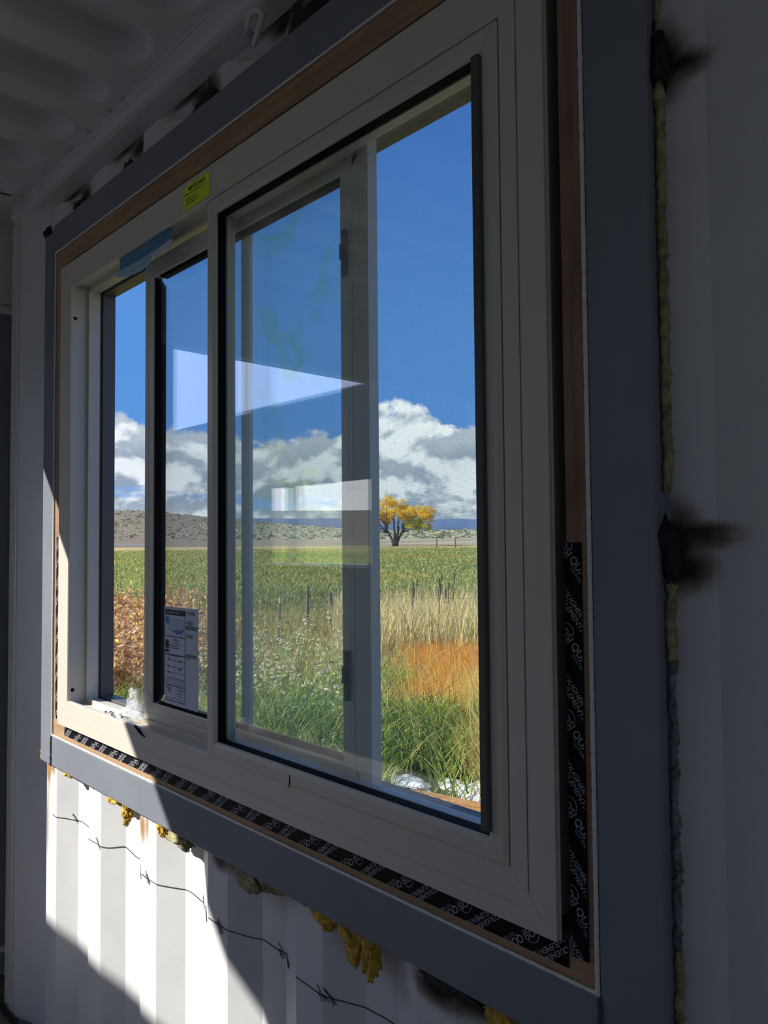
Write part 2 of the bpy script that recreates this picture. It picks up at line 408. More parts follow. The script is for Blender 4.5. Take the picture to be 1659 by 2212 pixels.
# ceiling: roof sheet with pressed troughs that stop short of the rail
def ceil_z(x, y):
    xc = [-2.30, -2.092, -1.892, -1.671, -1.469, -1.262, -1.05, -.84]
    k = round((x+1.469)/.2075); c = -1.469+k*.2075
    dx = x-c; hw = .068
    ye = -.028; yy = y-(ye-hw)
    d = abs(dx) if yy < 0 else math.hypot(dx, yy)
    t = max(0, min(1, (hw-d)/.030)); t = t*t*(3-2*t)
    return CE + .055*t
xs = [-2.60+i*.0104 for i in range(int(3.2/.0104))] + [.75+i*.05 for i in range(52)]
xs = sorted(xs); ys = [.07]+[0.0-.0085*i for i in range(24)] + [-.22-.3*i for i in range(8)]
V = [(x, y, ceil_z(x, y)) for x in xs for y in ys]; ny = len(ys)
F = [(i*ny+j, (i+1)*ny+j, (i+1)*ny+j+1, i*ny+j+1) for i in range(len(xs)-1) for j in range(ny-1)]
tag(link('ceiling', V, F, 'wall', smooth=True), kind='structure')
tag(box('trim_roof_skin', -2.64, 3.3, -2.36, .10, CE+.070, CE+.074, 'outw'), kind='structure')
b = MB(); b.tube([(-2.40, -.30, CE-.001), (-2.36, -.18, CE-.0015), (-2.34, -.03, CE-.001)], .002, 5)
tag(b.build('trim_ceiling_crack', 'char'), kind='structure')
# end frame on the left: header, the closed leaf beside the corner, and the open doorway past it
tag(box('wall_end_header', -2.63, -2.58, -2.34, .07, .755, CE, 'wall'), kind='structure')
tag(box('trim_header_lip', -2.63, -2.565, -2.34, .07, .735, .755, 'wall', bevel=.003), kind='structure')
tag(box('wall_end_leaf', -2.62, -2.585, -.53, .07, FL, .735, 'steel'), kind='structure')
tag(box('trim_end_leaf_ledge', -2.60, -2.570, -.53, .07, .765, .78, 'wall', bevel=.003), kind='structure')
tag(box('trim_end_leaf_foot', -2.60, -2.570, -.53, .07, -1.25, -1.235, 'wall', bevel=.003), kind='structure')
tag(box('right_end_light_block', 3.28, 3.31, -.80, .07, FL, CE, 'wall'), kind='structure')  # unseen partial end wall, added to cut the light from the open end
tag(box('trim_end_post', -2.66, -2.56, -2.44, -2.34, FL, CE, 'wall'), kind='structure')
# =================================================================== STEEL SURROUND
sg = empty('trim_steel_surround', 'welded slate-grey square steel tube surround around the window opening', None, None, 'structure')
box('tube', OX0-TW, OX0, 0, .070, OZ0-TW, OZ1+TW*.8, 'steel', sg, .0025)
box('tube', OX1, OX1+TW, 0, .070, OZ0-TW, OZ1+TW*2, 'steel', sg, .0025)
box('tube', OX0, OX1, 0, .070, OZ0-TW, OZ0, 'steel', sg, .0025)
box('tube', OX0-.012, OX1, 0.0004, .0702, OZ1, OZ1+TW, 'steel', sg, .0025)
b = MB()
def lumpy_tube(b, p0, p1, r, n, amp, seed, var=.9):
    p0, p1 = Vector(p0), Vector(p1); pts = []; rs = []
    for i in range(n+1):
        t = i/n; q = p0.lerp(p1, t); nn = noise.noise(Vector((i*.8, seed, 0)))
        pts.append(q+Vector((nn, noise.noise(Vector((i*.8, seed, 5)))*.4, noise.noise(Vector((i*.8, seed, 9)))))*amp*.6); rs.append(max(r*.35, r*(1+var*noise.noise(Vector((i*1.1, seed, 3))))))
    b.tube(pts, rs, 7)
lumpy_tube(b, (OX0, -.001, OZ0-TW), (OX0, -.001, OZ0), .0028, 16, .003, 1)
lumpy_tube(b, (OX1, -.001, OZ0-TW), (OX1, -.001, OZ0), .0028, 16, .003, 2)
b.build('weld_bead', 'weld', sg, True)
# caulk line round the opening
b = MB(); e = .0008
for p0, p1, sd in (((OX0+.002, e, OZ0), (OX0+.002, e, OZ1), 1), ((OX1-.003, e, OZ0), (OX1-.003, e, OZ1), 2), ((OX0, e, OZ0+.002), (OX1, e, OZ0+.002), 3), ((OX0, e, OZ1-.002), (OX1, e, OZ1-.002), 4)):
    lumpy_tube(b, p0, p1, .0028 if sd == 2 else .0024, 260, .0005, sd, .35)
tag(b.build('caulk_bead', 'caulk', None, True), 'thin white caulk bead running round the inner edge of the grey steel surround', 'caulk')
# =================================================================== LUMBER
tag(box('lumber_board', OX0+.001, OX1-.001, .003, .088, .7320, OZ1-.001, 'woodx', None, .0012), 'long brown lumber board above the window under the top steel tube', 'board')
tag(box('lumber_board', OX0+.001, OX1-.001, .003, .088, OZ0+.001, -.4470, 'woodx', None, .0012), 'long brown lumber board below the window, partly in sunlight', 'board')
tag(box('lumber_board', OX0+.001, -1.985, .003, .088, -.4465, .7315, 'woodz', None, .0012), 'upright lumber board left of the window at the far jamb', 'board')
tag(box('lumber_board', -.4985, OX1-.001, .003, .088, -.4465, .7315, 'woodz', None, .0012), 'upright lumber board right of the window at the near jamb', 'board')
# =================================================================== WINDOW
WR = (-1.980, -.5055, -.445, .708)
win = empty('window_1', 'beige vinyl sliding window, left sash slid part way open', None, None, 'structure')
yf = -.018
main = [(0, yf), (.0620, yf), (.0640, yf+.002), (.0640, -.010), (.052, -.009), (.052, .030), (.0560, .030), (.0635, .030), (.0635, .0345), (.060, .0350), (.060, .060), (.050, .0602),
        (.050, .099), (.014, .099), (.014, -.003), (.0035, -.003), (.0035, -.0075), (0, -.0085), (0, -.0125), (.003, -.013), (.003, -.0155), (0, -.016)]
for s in 'LRTB': rail('frame_rail', WR, main, s, 'vinyl', win)
fin = [(-.034, .0885), (.0138, .0885), (.0138, .0905), (-.034, .0905)]  # added black ring behind the frame, keeps sky light out of the gap
for s in 'LRTB': rail('gap_light_stop', WR, fin, s, 'gasket', win)
# fine grooves on the faces are slivers of shadow line: shallow beads
box('face_groove', -.5432, -.5424, yf-.0006, yf+.001, WR[2]+.043, WR[3]-.043, 'lock', win)
box('face_groove', WR[0]+.025, WR[1]-.045, yf-.0005, yf+.001, -.4207, -.4203, 'groove', win)
# fixed lite on the room side
FX = (-1.256, -.571, -.3855, .641)
bead = [(0, yf+.001), (.006, yf-.0015), (.022, yf-.0015), (.0285, yf+.001), (.030, yf+.0045), (.0268, -.008), (.0268, .024), (0, .024)]
for s in 'LRTB': rail('glazing_bead', FX, bead, s, 'vinyl', win)
gk = [(.0270, -.0125), (.0306, -.0125), (.0306, .0033), (.0270, .0033)]
gv = [(.0262, .0068), (.0304, .0068), (.0304, .024), (.0262, .024)]
for s in 'LRTB': rail('glazing_stop', FX, gv, s, 'vinyl', win)
for s in 'LRTB': rail('gasket', FX, gk, s, 'gasket', win)
for y in (.0035, .0175): box('fixed_glass', FX[0]+.028, FX[1]-.028, y, y+.003, FX[2]+.028, FX[3]-.028, 'glass', win)
box('snap_bead', -.6065, -.5950, -.026, .004, -.3475, .607, 'dark', win, .0012)
# movable sash in the outer track
SX = (-1.618, -.868, -.3845, .6350)
sash = empty('sash'); sash.parent = win
sp_ = [(0, .0365), (.003, .0360), (.016, .0360), (.018, .0375), (.020, .0360), (.038, .0360), (.041, .0375), (.041, .0560), (0, .0560)]
sw = [(0, .0365), (.003, .0360), (.036, .0360), (.038, .0380), (.040, .0360), (.046, .0365), (.049, .0355), (.052, .0365), (.066, .0370), (.069, .0385), (.069, .0560), (0, .0560)]
rail('stile', SX, sp_, 'L', 'vinyl', sash)
def flat_side(name, x0, x1, prof, m, par):
    return None
rail('rail', SX, sp_, 'T', 'vinyl', sash); rail('rail', SX, sp_, 'B', 'vinyl', sash)
v = []; zz = (SX[2]+.0003, SX[3]-.0003)
for z in zz:
    for d, y in sw: v.append((SX[1]-d, y, z))
n = len(sw); link('stile', v, [(i, (i+1) % n, n+(i+1) % n, n+i) for i in range(n)] + [tuple(range(n))[::-1], tuple(range(n, 2*n))], 'vinyl', sash)
gk2 = [(.0405, .0385), (.062, .0420), (.062, .055), (.0405, .055)]
rail('gasket', SX, gk2, 'L', 'gasket', sash)
gk3 = [(.0405, .0385), (.047, .0420), (.047, .055), (.0405, .055)]
rail('gasket', (SX[0]+.02, SX[1], SX[2], SX[3]), gk3, 'T', 'gasket', sash); rail('gasket', (SX[0]+.02, SX[1], SX[2], SX[3]), gk3, 'B', 'gasket', sash)
for y in (.0430, .0505): box('glass', SX[0]+.050, SX[1]-.062, y, y+.0026, SX[2]+.044, SX[3]-.044, 'glass2', sash)
def lockpiece(z0, z1, nm):
    b = MB(); b.box(-.9270, -.9150, .0310, .0362, z0, z1); b.box(-.9260, -.9200, .0260, .0315, z0+(z1-z0)*.35, z0+(z1-z0)*.68)
    for z in (z0+.008, z1-.008): b.tube([(-.9205, .0290, z), (-.9205, .0275, z)], .0032, 8)
    b.build(nm, 'lock', sash, bevel=.001)
lockpiece(.425, .500, 'sash_lock'); lockpiece(-.246, -.168, 'sash_lock')
b = MB(); b.box(-1.262, -1.2545, -.008, .004, .450, .466); b.build('vent_latch', 'lock', win, bevel=.001)
# insect screen outermost
scn = empty('screen'); scn.parent = win
SR = (-1.929, -.551, -.394, .657)
sf_ = [(0, .0660), (.0120, .0660), (.0130, .0670), (.0130, .0985), (0, .0985)]
for s in 'LRTB': rail('screen_rail', SR, sf_, s, 'screenf', scn)
box('screen_bar', -1.3020, -1.2730, .0860, .0935, SR[2]+.0128, SR[3]-.0128, 'vinyl', scn)
link('screen_mesh', [(SR[0]+.008, .0945, SR[2]+.008), (SR[1]-.008, .0945, SR[2]+.008), (SR[1]-.008, .0945, SR[3]-.008), (SR[0]+.008, .0945, SR[3]-.008)], [(0, 1, 2, 3)], 'mesh', scn)
# screw holes in the far jamb
for z in (.572, -.358): 
    b = MB(); b.tube([(-1.9285, -.001, z), (-1.9265, -.001, z)], .0045, 10); b.build('jamb_hole', 'gasket', win)
b = MB(); b.tube([(-1.000, -.0195, -.366), (-1.000, -.021, -.384), (-1.002, -.0205, -.3855)], .0008, 6); b.build('weep_pin', 'gasket', win)
# =================================================================== TEXT
def text_mesh(s, size, ox, oz, ang, y, align='LEFT', shear=0.0, xs=1.0, bold=0.0):
    cu = bpy.data.curves.new('t', 'FONT'); cu.body = s; cu.size = size; cu.align_x = align; cu.shear = shear; cu.resolution_u = 3; cu.offset = bold
    o = bpy.data.objects.new('t', cu); COL.objects.link(o)
    dg = bpy.context.evaluated_depsgraph_get(); dg.update()
    me = bpy.data.meshes.new_from_object(o.evaluated_get(dg)); bpy.data.objects.remove(o); bpy.data.curves.remove(cu)
    ca, sa = math.cos(ang), math.sin(ang)
    V = [(ox+(v.co.x*xs)*ca-v.co.y*sa, y, oz+(v.co.x*xs)*sa+v.co.y*ca) for v in me.vertices]
    F = [tuple(p.vertices) for p in me.polygons]; bpy.data.meshes.remove(me); return V, F
def clip(o, planes):
    bm = bmesh.new(); bm.from_mesh(o.data)
    for co, no in planes:
        g = bm.verts[:]+bm.edges[:]+bm.faces[:]
        bmesh.ops.bisect_plane(bm, geom=g, plane_co=lift(co), plane_no=no, clear_outer=True)
    bm.to_mesh(o.data); bm.free()
# ------------------------------------------------------------------ flashing tape
def tape(name, x0, x1, z0, z1, label, vertical, ang, origins, cut=None):
    y = .0016
    n = 60; V = []; F = []
    for i in range(n+1):
        for j in range(7):
            t = i/n; s = j/6
            x, z = (x0+(x1-x0)*s, z0+(z1-z0)*t) if vertical else (x0+(x1-x0)*t, z0+(z1-z0)*s)
            if cut and not vertical and j == 0 and i == n: pass
            V.append((x, y-.0009*max(0, noise.noise(Vector((x*55, z*55, 1)))), z))
    for i in range(n):
        for j in range(6):
            a = i*7+j; F.append((a, a+1, a+8, a+7))
    o = link(name, V, F, 'tape', None, smooth=True)
    s = o.modifiers.new('solid', 'SOLIDIFY'); s.thickness = .0007; s.offset = 1 
    tag(o, label, 'tape')
    b = MB(); ya = .0004
    for (ox, oz, kind) in origins:
        ca, sa = math.cos(ang), math.sin(ang)
        def at(u, v_): return ox+u*ca-v_*sa, oz+u*sa+v_*ca
        if kind == 0:
            q = at(.0, .0); b.add(*text_mesh('OSI', .0125, q[0], q[1], ang, ya, bold=.0002)); 
            q = at(.0215, .0); b.add(*text_mesh('QUAD', .0125, q[0], q[1], ang, ya, bold=.0002))
            q = at(.031, -.0055); b.add(*text_mesh('GUTTER', .0055, q[0], q[1], ang, ya))
            pts = []
            for k in range(9):
                a_ = R(30+k*15); q = at(.006+.010*math.cos(a_), .005+.0095*math.sin(a_)); pts.append((q[0], ya, q[1]))
            b.tube(pts, .0005, 4)
            q0 = at(-.001, -.002); q1 = at(.0185, -.002); b.tube([(q0[0], ya, q0[1]), (q1[0], ya, q1[1])], .0005, 4)
        else:
            q = at(0, 0); b.add(*text_mesh('TOUGHER THAN', .0092, q[0], q[1], ang, ya, shear=.2, bold=.00012))
            q = at(.004, -.0085); b.add(*text_mesh('THE', .0055, q[0], q[1], ang, ya, shear=.2))
            q = at(.0145, -.0085); b.add(*text_mesh('ELEMENTS', .0092, q[0], q[1], ang, ya, shear=.2, bold=.00012))
    p = link('printing', b.v, b.f, 'ink', o)
    e = .0006
    clip(p, [((x0+e, 0, 0), (-1, 0, 0)), ((x1-e, 0, 0), (1, 0, 0)), ((0, 0, z0+e), (0, 0, -1)), ((0, 0, z1-e), (0, 0, 1))])
    return o
P = .0487
tape('flashing_tape', -.4998, -.4775, -.4640, -.0015, 'black printed flashing tape strip running up the near right jamb', True, R(-53),
     [(-.5062, -.0035-P*i, i % 2) for i in range(10)])
tape('flashing_tape', -1.985, -.5035, -.4795, -.4475, 'long black printed flashing tape strip on the board below the window', False, R(-143),
     [(-.500-P*i*1.05, -.4515, (i+1) % 2) for i in range(30)])
tape('flashing_tape', -2.0475, -1.9860, -.4460, .0220, 'short black printed flashing tape strip on the far left jamb', True, R(53),
     [(-2.0490, -.455+P*i, i % 2) for i in range(10)])
# =================================================================== STICKER, LABEL, FILM, BAG
def plate(x0, x1, z0, z1, y, th=.0004): 
    b = MB(); b.box(x0, x1, y-th, y, z0, z1); return b
b = plate(-1.3437, -1.2452, .6505, .6978, yf-.0008)
st = b.build('warning_sticker', 'sticker'); tag(st, 'lime green IMPORTANT sticker on the window head rail', 'sticker')
y = yf-.0014; b = MB()
b.add(*text_mesh('IMPORTANT', .0115, -1.3245, .6845, 0, y, bold=.00025)); b.add(*text_mesh('THIS SLIDER HAS THERE ARE DAILY STEPS', .0034, -1.3395, .6785, 0, y, xs=1.2, bold=.0001))
for i, s in enumerate(('PLEASE READ THIS STICKER', 'BEFORE OPERATING THE UNIT', 'KEEP FOR YOUR RECORDS')): b.add(*text_mesh(s, .0033, -1.333, .6690-.0052*i, 0, y, xs=.95, bold=.0001))
link('print', b.v, b.f, 'black', st)
# energy label on the sash glass (slightly turned, clear margin on its right)
ly = .0418
lab = plate(-1.5330, -1.3910, -.3375, -.1320, ly, .0004).build('energy_label', 'paper'); tag(lab, 'white printed energy label with blue map stuck on the sliding sash glass', 'label')
def lx(u): return -1.5330+.142*u
def lz(v_): return -.1320-.2055*v_
yy = ly-.0009
b = MB()
def bar(b, u0, u1, v0, v1, k=0): b.box(lx(u0), lx(u1), yy-.0001, yy, lz(v1), lz(v0), k)
bar(b, .03, .64, .03, .085, 0)
for v0 in (.30, .485, .545, .61, .67, .725, .80, .93, .955): bar(b, .03, .62, v0, v0+.004 if v0 not in (.30, .485, .80, .955) else v0+.008)
bar(b, .62, .628, .085, .955); bar(b, .30, .305, .485, .72); bar(b, .36, .365, .80, .93)
bar(b, .03, .14, .44, .47)
for i in range(5): bar(b, .04, .60, .735+i*.012, .739+i*.012, 1)
pts = [(lx(.09+.055*math.cos(a)), yy, lz(.375-.035*math.sin(a))) for a in [math.pi*k/8 for k in range(9)]] + [(lx(.035), yy, lz(.43)), (lx(.145), yy, lz(.43))]
b.add(pts, [tuple(range(len(pts)))])
for s, sz, u, v_ in (('Solara', .0075, .28, .345), ('NR-1 Low-E Pane', .004, .26, .375), ('Double Glazed Argon Filled', .0036, .16, .400), ('Panel Type Vinyl Slider Unit', .0036, .18, .425), ('ENERGY PERFORMANCE RATINGS', .0034, .10, .505),
                     ('.26', .008, .11, .545), ('0.19', .008, .42, .56), ('.46', .008, .10, .625), ('0.12', .008, .42, .64), ('47', .008, .10, .69), ('FGIA', .010, .06, .85), ('CERTIFIED', .004, .10, .875),
                     ('Water Rating', .0038, .42, .83), ('Design Pressure', .0038, .40, .85), ('Size Tested', .0038, .41, .88), ('Class R-PG25', .0038, .41, .905),
                     ('ProVia', .0105, .70, .065), ('Tested for your', .0036, .68, .135), ('climate and home', .0036, .67, .150), ('performance', .0036, .71, .165),
                     ('For product care and', .0034, .66, .265), ('warranty registration', .0034, .66, .28), ('visit our website', .0034, .68, .295), ('Order No.', .0036, .66, .505)):
    b.add(*text_mesh(s, sz, lx(u), lz(v_), 0, yy, bold=.0001))
link('black_print', b.v, b.f, ['black', 'grey'], lab, b.mi)
b = MB(); b.add(*text_mesh('MOST EFFICIENT WINDOW', .0048, lx(.06), lz(.066), 0, yy-.0003)); link('white_print', b.v, b.f, 'tip', lab)
b = MB(); bar(b, .04, .13, .10, .175)
us = [(.17, .20), (.19, .215), (.22, .235), (.25, .245), (.28, .235), (.33, .237), (.40, .232), (.47, .232), (.53, .225), (.57, .215), (.585, .225), (.55, .245), (.53, .26), (.545, .29), (.53, .29), (.515, .27), (.47, .265), (.42, .27), (.38, .285), (.36, .27), (.32, .265), (.28, .255), (.23, .25), (.19, .23), (.165, .205)]
b.add([(lx(u), yy, lz(v_)) for u, v_ in us], [tuple(range(len(us)))]); bm_ = link('blue_print', b.v, b.f, 'blue', lab)
b = MB()
for (a1, b1), (a2, b2) in zip([(.17, .20), (.16, .15), (.18, .11), (.30, .105), (.42, .115), (.50, .13), (.58, .12), (.60, .15)], [(.16, .15), (.18, .11), (.30, .105), (.42, .115), (.50, .13), (.58, .12), (.60, .15), (.585, .225)]):
    b.tube([(lx(a1), yy, lz(b1)), (lx(a2), yy, lz(b2))], .0003, 4)
for u in (.24, .31, .38, .45, .52): b.tube([(lx(u), yy, lz(.12)), (lx(u), yy, lz(.225))], .0002, 4)
for v_ in (.145, .175, .20): b.tube([(lx(.17), yy, lz(v_)), (lx(.57), yy, lz(v_))], .0002, 4)
link('map_outline', b.v, b.f, 'grey', lab)
for q_ in ((.645, .96, .175, .215), (.64, .95, .455, .485)):
    b = MB(); bar(b, *q_); link('green_print', b.v, b.f, 'green', lab)
# blue translucent film hanging from the head
def film(name, pts, y, m, par=None):
    k = (y+.75206)/.75206; n = len(pts)
    V = [(x*k, y+.0012*math.sin(i*1.3), z*k) for i, (x, z) in enumerate(pts)] + [(x*k, y+.0004+.0012*math.sin(i*1.3), z*k) for i, (x, z) in enumerate(pts)]
    return link(name, V, [tuple(range(n))[::-1], tuple(range(n, 2*n))] + [(i, (i+1) % n, n+(i+1) % n, n+i) for i in range(n)], m, par)
fm = film('blue_film_tab', [(-1.6747, .6663), (-1.4293, .6590), (-1.4292, .6286), (-1.4530, .6161), (-1.4939, .6120), (-1.5213, .6148), (-1.6742, .6264)], -.0095, 'film')
tag(fm, 'translucent blue plastic film tab hanging from the window head', 'plastic film')
film('pale_fold', [(-1.7113, .6287), (-1.6950, .6180), (-1.6740, .6103), (-1.6403, .6026), (-1.5984, .5979), (-1.5647, .5972), (-1.5319, .6016), (-1.5149, .6110), (-1.5107, .6228), (-1.5539, .6229), (-1.6102, .6250), (-1.6645, .6259)], -.0125, 'film2', fm)
film('torn_edge', [(-1.5694, .6241), (-1.4794, .6265), (-1.4370, .6295), (-1.4213, .6240), (-1.4232, .6152), (-1.4390, .6102), (-1.4691, .6130), (-1.5001, .6068), (-1.5213, .6198)], -.0150, 'paper', fm)
# poly bag of screws on the sill
def crumple(name, pts_fn, nu, nv, m, parent=None):
    V = [pts_fn(i/nu, j/nv) for i in range(nu+1) for j in range(nv+1)]
    F = [(i*(nv+1)+j, (i+1)*(nv+1)+j, (i+1)*(nv+1)+j+1, i*(nv+1)+j+1) for i in range(nu) for j in range(nv)]
    return link(name, V, F, m, parent)
bagp = empty('screw_bag', 'clear crumpled plastic bag of screws lying on the sunlit window sill', 'plastic bag')
def bagf(off, s):
    def fn(u, v_):
        # from the lower front-left of the sill, up against the sash stile
        x = -1.735+.105*v_+.060*u; z = -.386+.060*max(0, u-.45)/.55; yb = -.011+.043*min(1, u*1.6)
        k = math.sin(math.pi*min(1, max(0, v_)))*math.sin(math.pi*min(1, max(0, u)))**.5
        x += .006*noise.noise(Vector((u*7, v_*7, s))); z += .003 + k*off + .007*noise.noise(Vector((u*9, v_*9, s+3))); yb += .007*noise.noise(Vector((u*8, v_*8, s+6)))
        return (x, yb, z)
    return fn
crumple('bag_film', bagf(.012, 1.0), 22, 22, 'bag', bagp); crumple('bag_film', bagf(.001, 1.0), 22, 22, 'bag', bagp)
for i in range(7):
    b = MB(); x = -1.715+.012*i+random.uniform(-.004, .004); yv = -.004+random.uniform(-.006, .012); a = random.uniform(-.5, .5)
    b.tube([(x, yv, -.379), (x+.024*math.cos(a), yv+.018*math.sin(a), -.3785)], [.0016, .0009], 6); b.tube([(x-.0015*math.cos(a), yv-.0015*math.sin(a), -.379), (x, yv, -.379)], .0034, 8)
    b.build('screw', 'screw', bagp)
# black hook clip at the sash foot
b = MB(); b.tube([(-1.545, -.0185, -.3795), (-1.522, -.0205, -.3860), (-1.512, -.0195, -.3925)], [.0026, .0034, .0016], 7); b.tube([(-1.520, -.0195, -.3900), (-1.500, -.0195, -.3940)], .0014, 6)
tag(b.build('hook_clip', 'gasket', None, True), 'small black plastic hook clip on the sill edge at the shadow line', 'clip')
# =================================================================== FOAM, SLAG
def blob(name, c, s, m, seed, label, cat, group=None, lobes=1.0, fine=1.0):
    bm = bmesh.new(); bmesh.ops.create_icosphere(bm, subdivisions=4, radius=1.0)
    for v_ in bm.verts:
        p = v_.co.copy(); d = 1+.55*lobes*noise.noise(p*1.5+Vector((seed*3.1, 0, 0)))+.36*fine*noise.noise(p*4.2+Vector((0, seed*1.7, 0)))+.20*fine*noise.noise(p*10+Vector((0, 0, seed)))
        v_.co = Vector((p.x*s[0]*d+c[0], p.y*s[1]*d+c[1], p.z*s[2]*d+c[2]+CZ))
    me = bpy.data.meshes.new(name); bm.to_mesh(me); bm.free(); me.materials.append(M[m])
    me.polygons.foreach_set('use_smooth', [True]*len(me.polygons))
    o = bpy.data.objects.new(name, me); COL.objects.link(o); return tag(o, label, cat, group)
zb = OZ0-TW
G1 = 'foam lumps under the bottom steel tube'
for i, (x, dz, sx, sz, m, lab_) in enumerate([
    (-2.158, .010, .006, .012, 'foam', 'tiny yellow foam lump at the lower left outer corner of the steel surround'),
    (-1.985, -.004, .020, .011, 'foam', 'small bright yellow foam lump, first from the left below the steel tube'),
    (-1.715, -.006, .027, .013, 'foam', 'flat bright yellow foam lump beside the dripping one in sunlight'),
    (-1.655, -.020, .015, .025, 'foam', 'bright yellow foam lump dripping down in full sunlight'),
    (-1.485, -.010, .016, .022, 'foam', 'yellow foam lump right at the edge of the sun patch'),
    (-1.410, -.014, .046, .015, 'foamd', 'broad dull brown foam lump just past the edge of the sun patch'),
    (-1.170, -.014, .044, .020, 'foamd', 'large dull foam lump in shadow, bulging below the tube middle'),
    (-1.105, -.008, .030, .012, 'foamd', 'low dull foam ridge right of the large bulging lump'),
    (-.955, -.012, .026, .014, 'foam', 'dark yellow foam lump in shadow, left of the long drip'),
    (-.890, -.022, .024, .026, 'foam', 'big hanging yellow foam drip in shadow below the steel tube'),
    (-.850, -.034, .015, .026, 'foam', 'lowest hanging tip of yellow foam beside the big drip'),
    (-.610, -.014, .026, .020, 'foam', 'yellow foam lump at the bottom edge of the picture')]):
    blob('foam_lump', (x, .016, zb+dz), (sx, .011, sz), m, i+1, lab_, 'foam', None)
b = MB()
for i in range(120):
    x = -2.12+1.60*i/120
    if noise.noise(Vector((x*9, 1.5, 0))) > -.12:
        lumpy_tube(b, (x, .012, zb-.002), (x+.014, .012, zb-.002), .0045, 3, .006, i)
tag(b.build('slag_crust', 'slag', None, True), 'grey melted slag crust along the underside of the bottom steel tube', 'weld slag', None, 'stuff')
# right-hand gap: foam strip above, slag crust below
def vstrip(name, z0, z1, m, label, cat, seed, r=.0085):
    b = MB(); n = int((z1-z0)/.0035); pts = []; rs = []
    for i in range(n+1):
        z = z0+(z1-z0)*i/n; k = noise.noise(Vector((z*28, seed, 0))); pts.append((OX1+TW+.0055+.0035*k, .017, z)); rs.append(r*.62*(1+.5*noise.noise(Vector((z*60, seed, 4)))+.6*noise.noise(Vector((z*190, seed, 9)))))
    b.tube(pts, rs, 8); return tag(b.build(name, m, None, True), label, cat)
vstrip('foam_strip', .05, .50, 'foamd', 'yellowed foam strip in the gap beside the near steel upright, above the big burn', 'foam', 1)
vstrip('foam_strip', .545, .86, 'foamd', 'yellowed foam strip in the gap beside the near steel upright, above the upper burn', 'foam', 5, .006)
vstrip('foam_strip', -.125, -.045, 'foamd', 'short pale foam strip just under the big burn on the right', 'foam', 2, .009)
vstrip('slag_strip', -.42, -.125, 'slag', 'grey slag strip beside the near steel upright, below the foam', 'weld slag', 3, .007)
vstrip('slag_strip', -.72, -.42, 'foamd', 'dull ragged foam strip beside the lowest part of the near steel upright', 'foam', 4, .008)
for i, (x, z, sx, sz, lab_) in enumerate([(-.381, -.012, .011, .030, 'charred black slag lump in the lower burn beside the near steel upright'), (-.380, .510, .009, .034, 'charred black slag lump in the upper burn beside the near steel upright'),
    (-2.163, .862, .020, .020, 'charred black slag lump at the far top corner of the surround'), (-1.955, .866, .016, .014, 'charred slag lump, second along above the top steel tube'), (-1.655, .866, .022, .012, 'charred slag lump, third along above the top steel tube'),
    (-1.315, .870, .048, .016, 'wide charred slag lump above the top tube near the lashing ring'), (-.985, .872, .055, .018, 'charred slag lump above the top tube at the picture top')]):
    blob('charred_slag', (x, .016, z), (sx, .010, sz), 'char', i+30, lab_, 'weld slag')
blob('charred_slag', (-.690, .018, zb-.012), (.060, .008, .012), 'char', 44, 'charred black slag smear below the near end of the bottom tube', 'weld slag')
# lashing ring by the top rail
ring = empty('lashing_ring', 'grey steel lashing ring welded to the wall above the top tube', 'ring')
b = MB(); pts = []
for k in range(13):
    a = R(-100+k*23); pts.append((-1.118+.020*math.cos(a), -.004+.004*math.sin(a*2), .915+.030*math.sin(a)))
b.tube(pts, .0055, 8); b.build('ring_bar', 'wall', ring, True)
for x, z in ((-1.165, .935), (-1.125, .952)):
    b = MB(); b.tube([(x, .022, z), (x+.002, .008, z-.004), (x+.006, .004, z-.010)], [.007, .006, .004], 7); b.build('weld_tab', 'wall', ring, True)
# =================================================================== BARBED LINE DRAWN ON THE WALL
def onwall(x, z, off=.0012): return (x, wavey(x)-.0012-off, z)
b = MB(); pts = []; x = -2.105
while x < -.45:
    z = -.708+.010*noise.noise(Vector((x*5, 0, 0)))+.006*noise.noise(Vector((x*17, 3, 0)))
    if noise.noise(Vector((x*12, 8, 0))) < .42 and ((x-X0) % PER) < .215: pts.append(onwall(x, z))
    else:
        if len(pts) > 1: b.tube(pts, .00075, 4)
        pts = []
    x += .006
if len(pts) > 1: b.tube(pts, .00075, 4)
for cx in (-2.02, -1.815, -1.60, -1.56, -1.37, -1.33, -1.27, -1.12, -1.09, -.97, -.955, -.80):
    for k in range(3):
        a = random.uniform(0, 3); pts = [onwall(cx+.016*t*math.cos(a+t*2.2)+.004*k, -.708+.026*(t-.5)*math.sin(a+t)) for t in [q/7 for q in range(8)]]
        b.tube(pts, .0006, 4)
tag(b.build('barbed_wire_drawing', 'marker'), 'thin dark barbed-wire line drawn across the corrugated wall below the window', 'drawing')
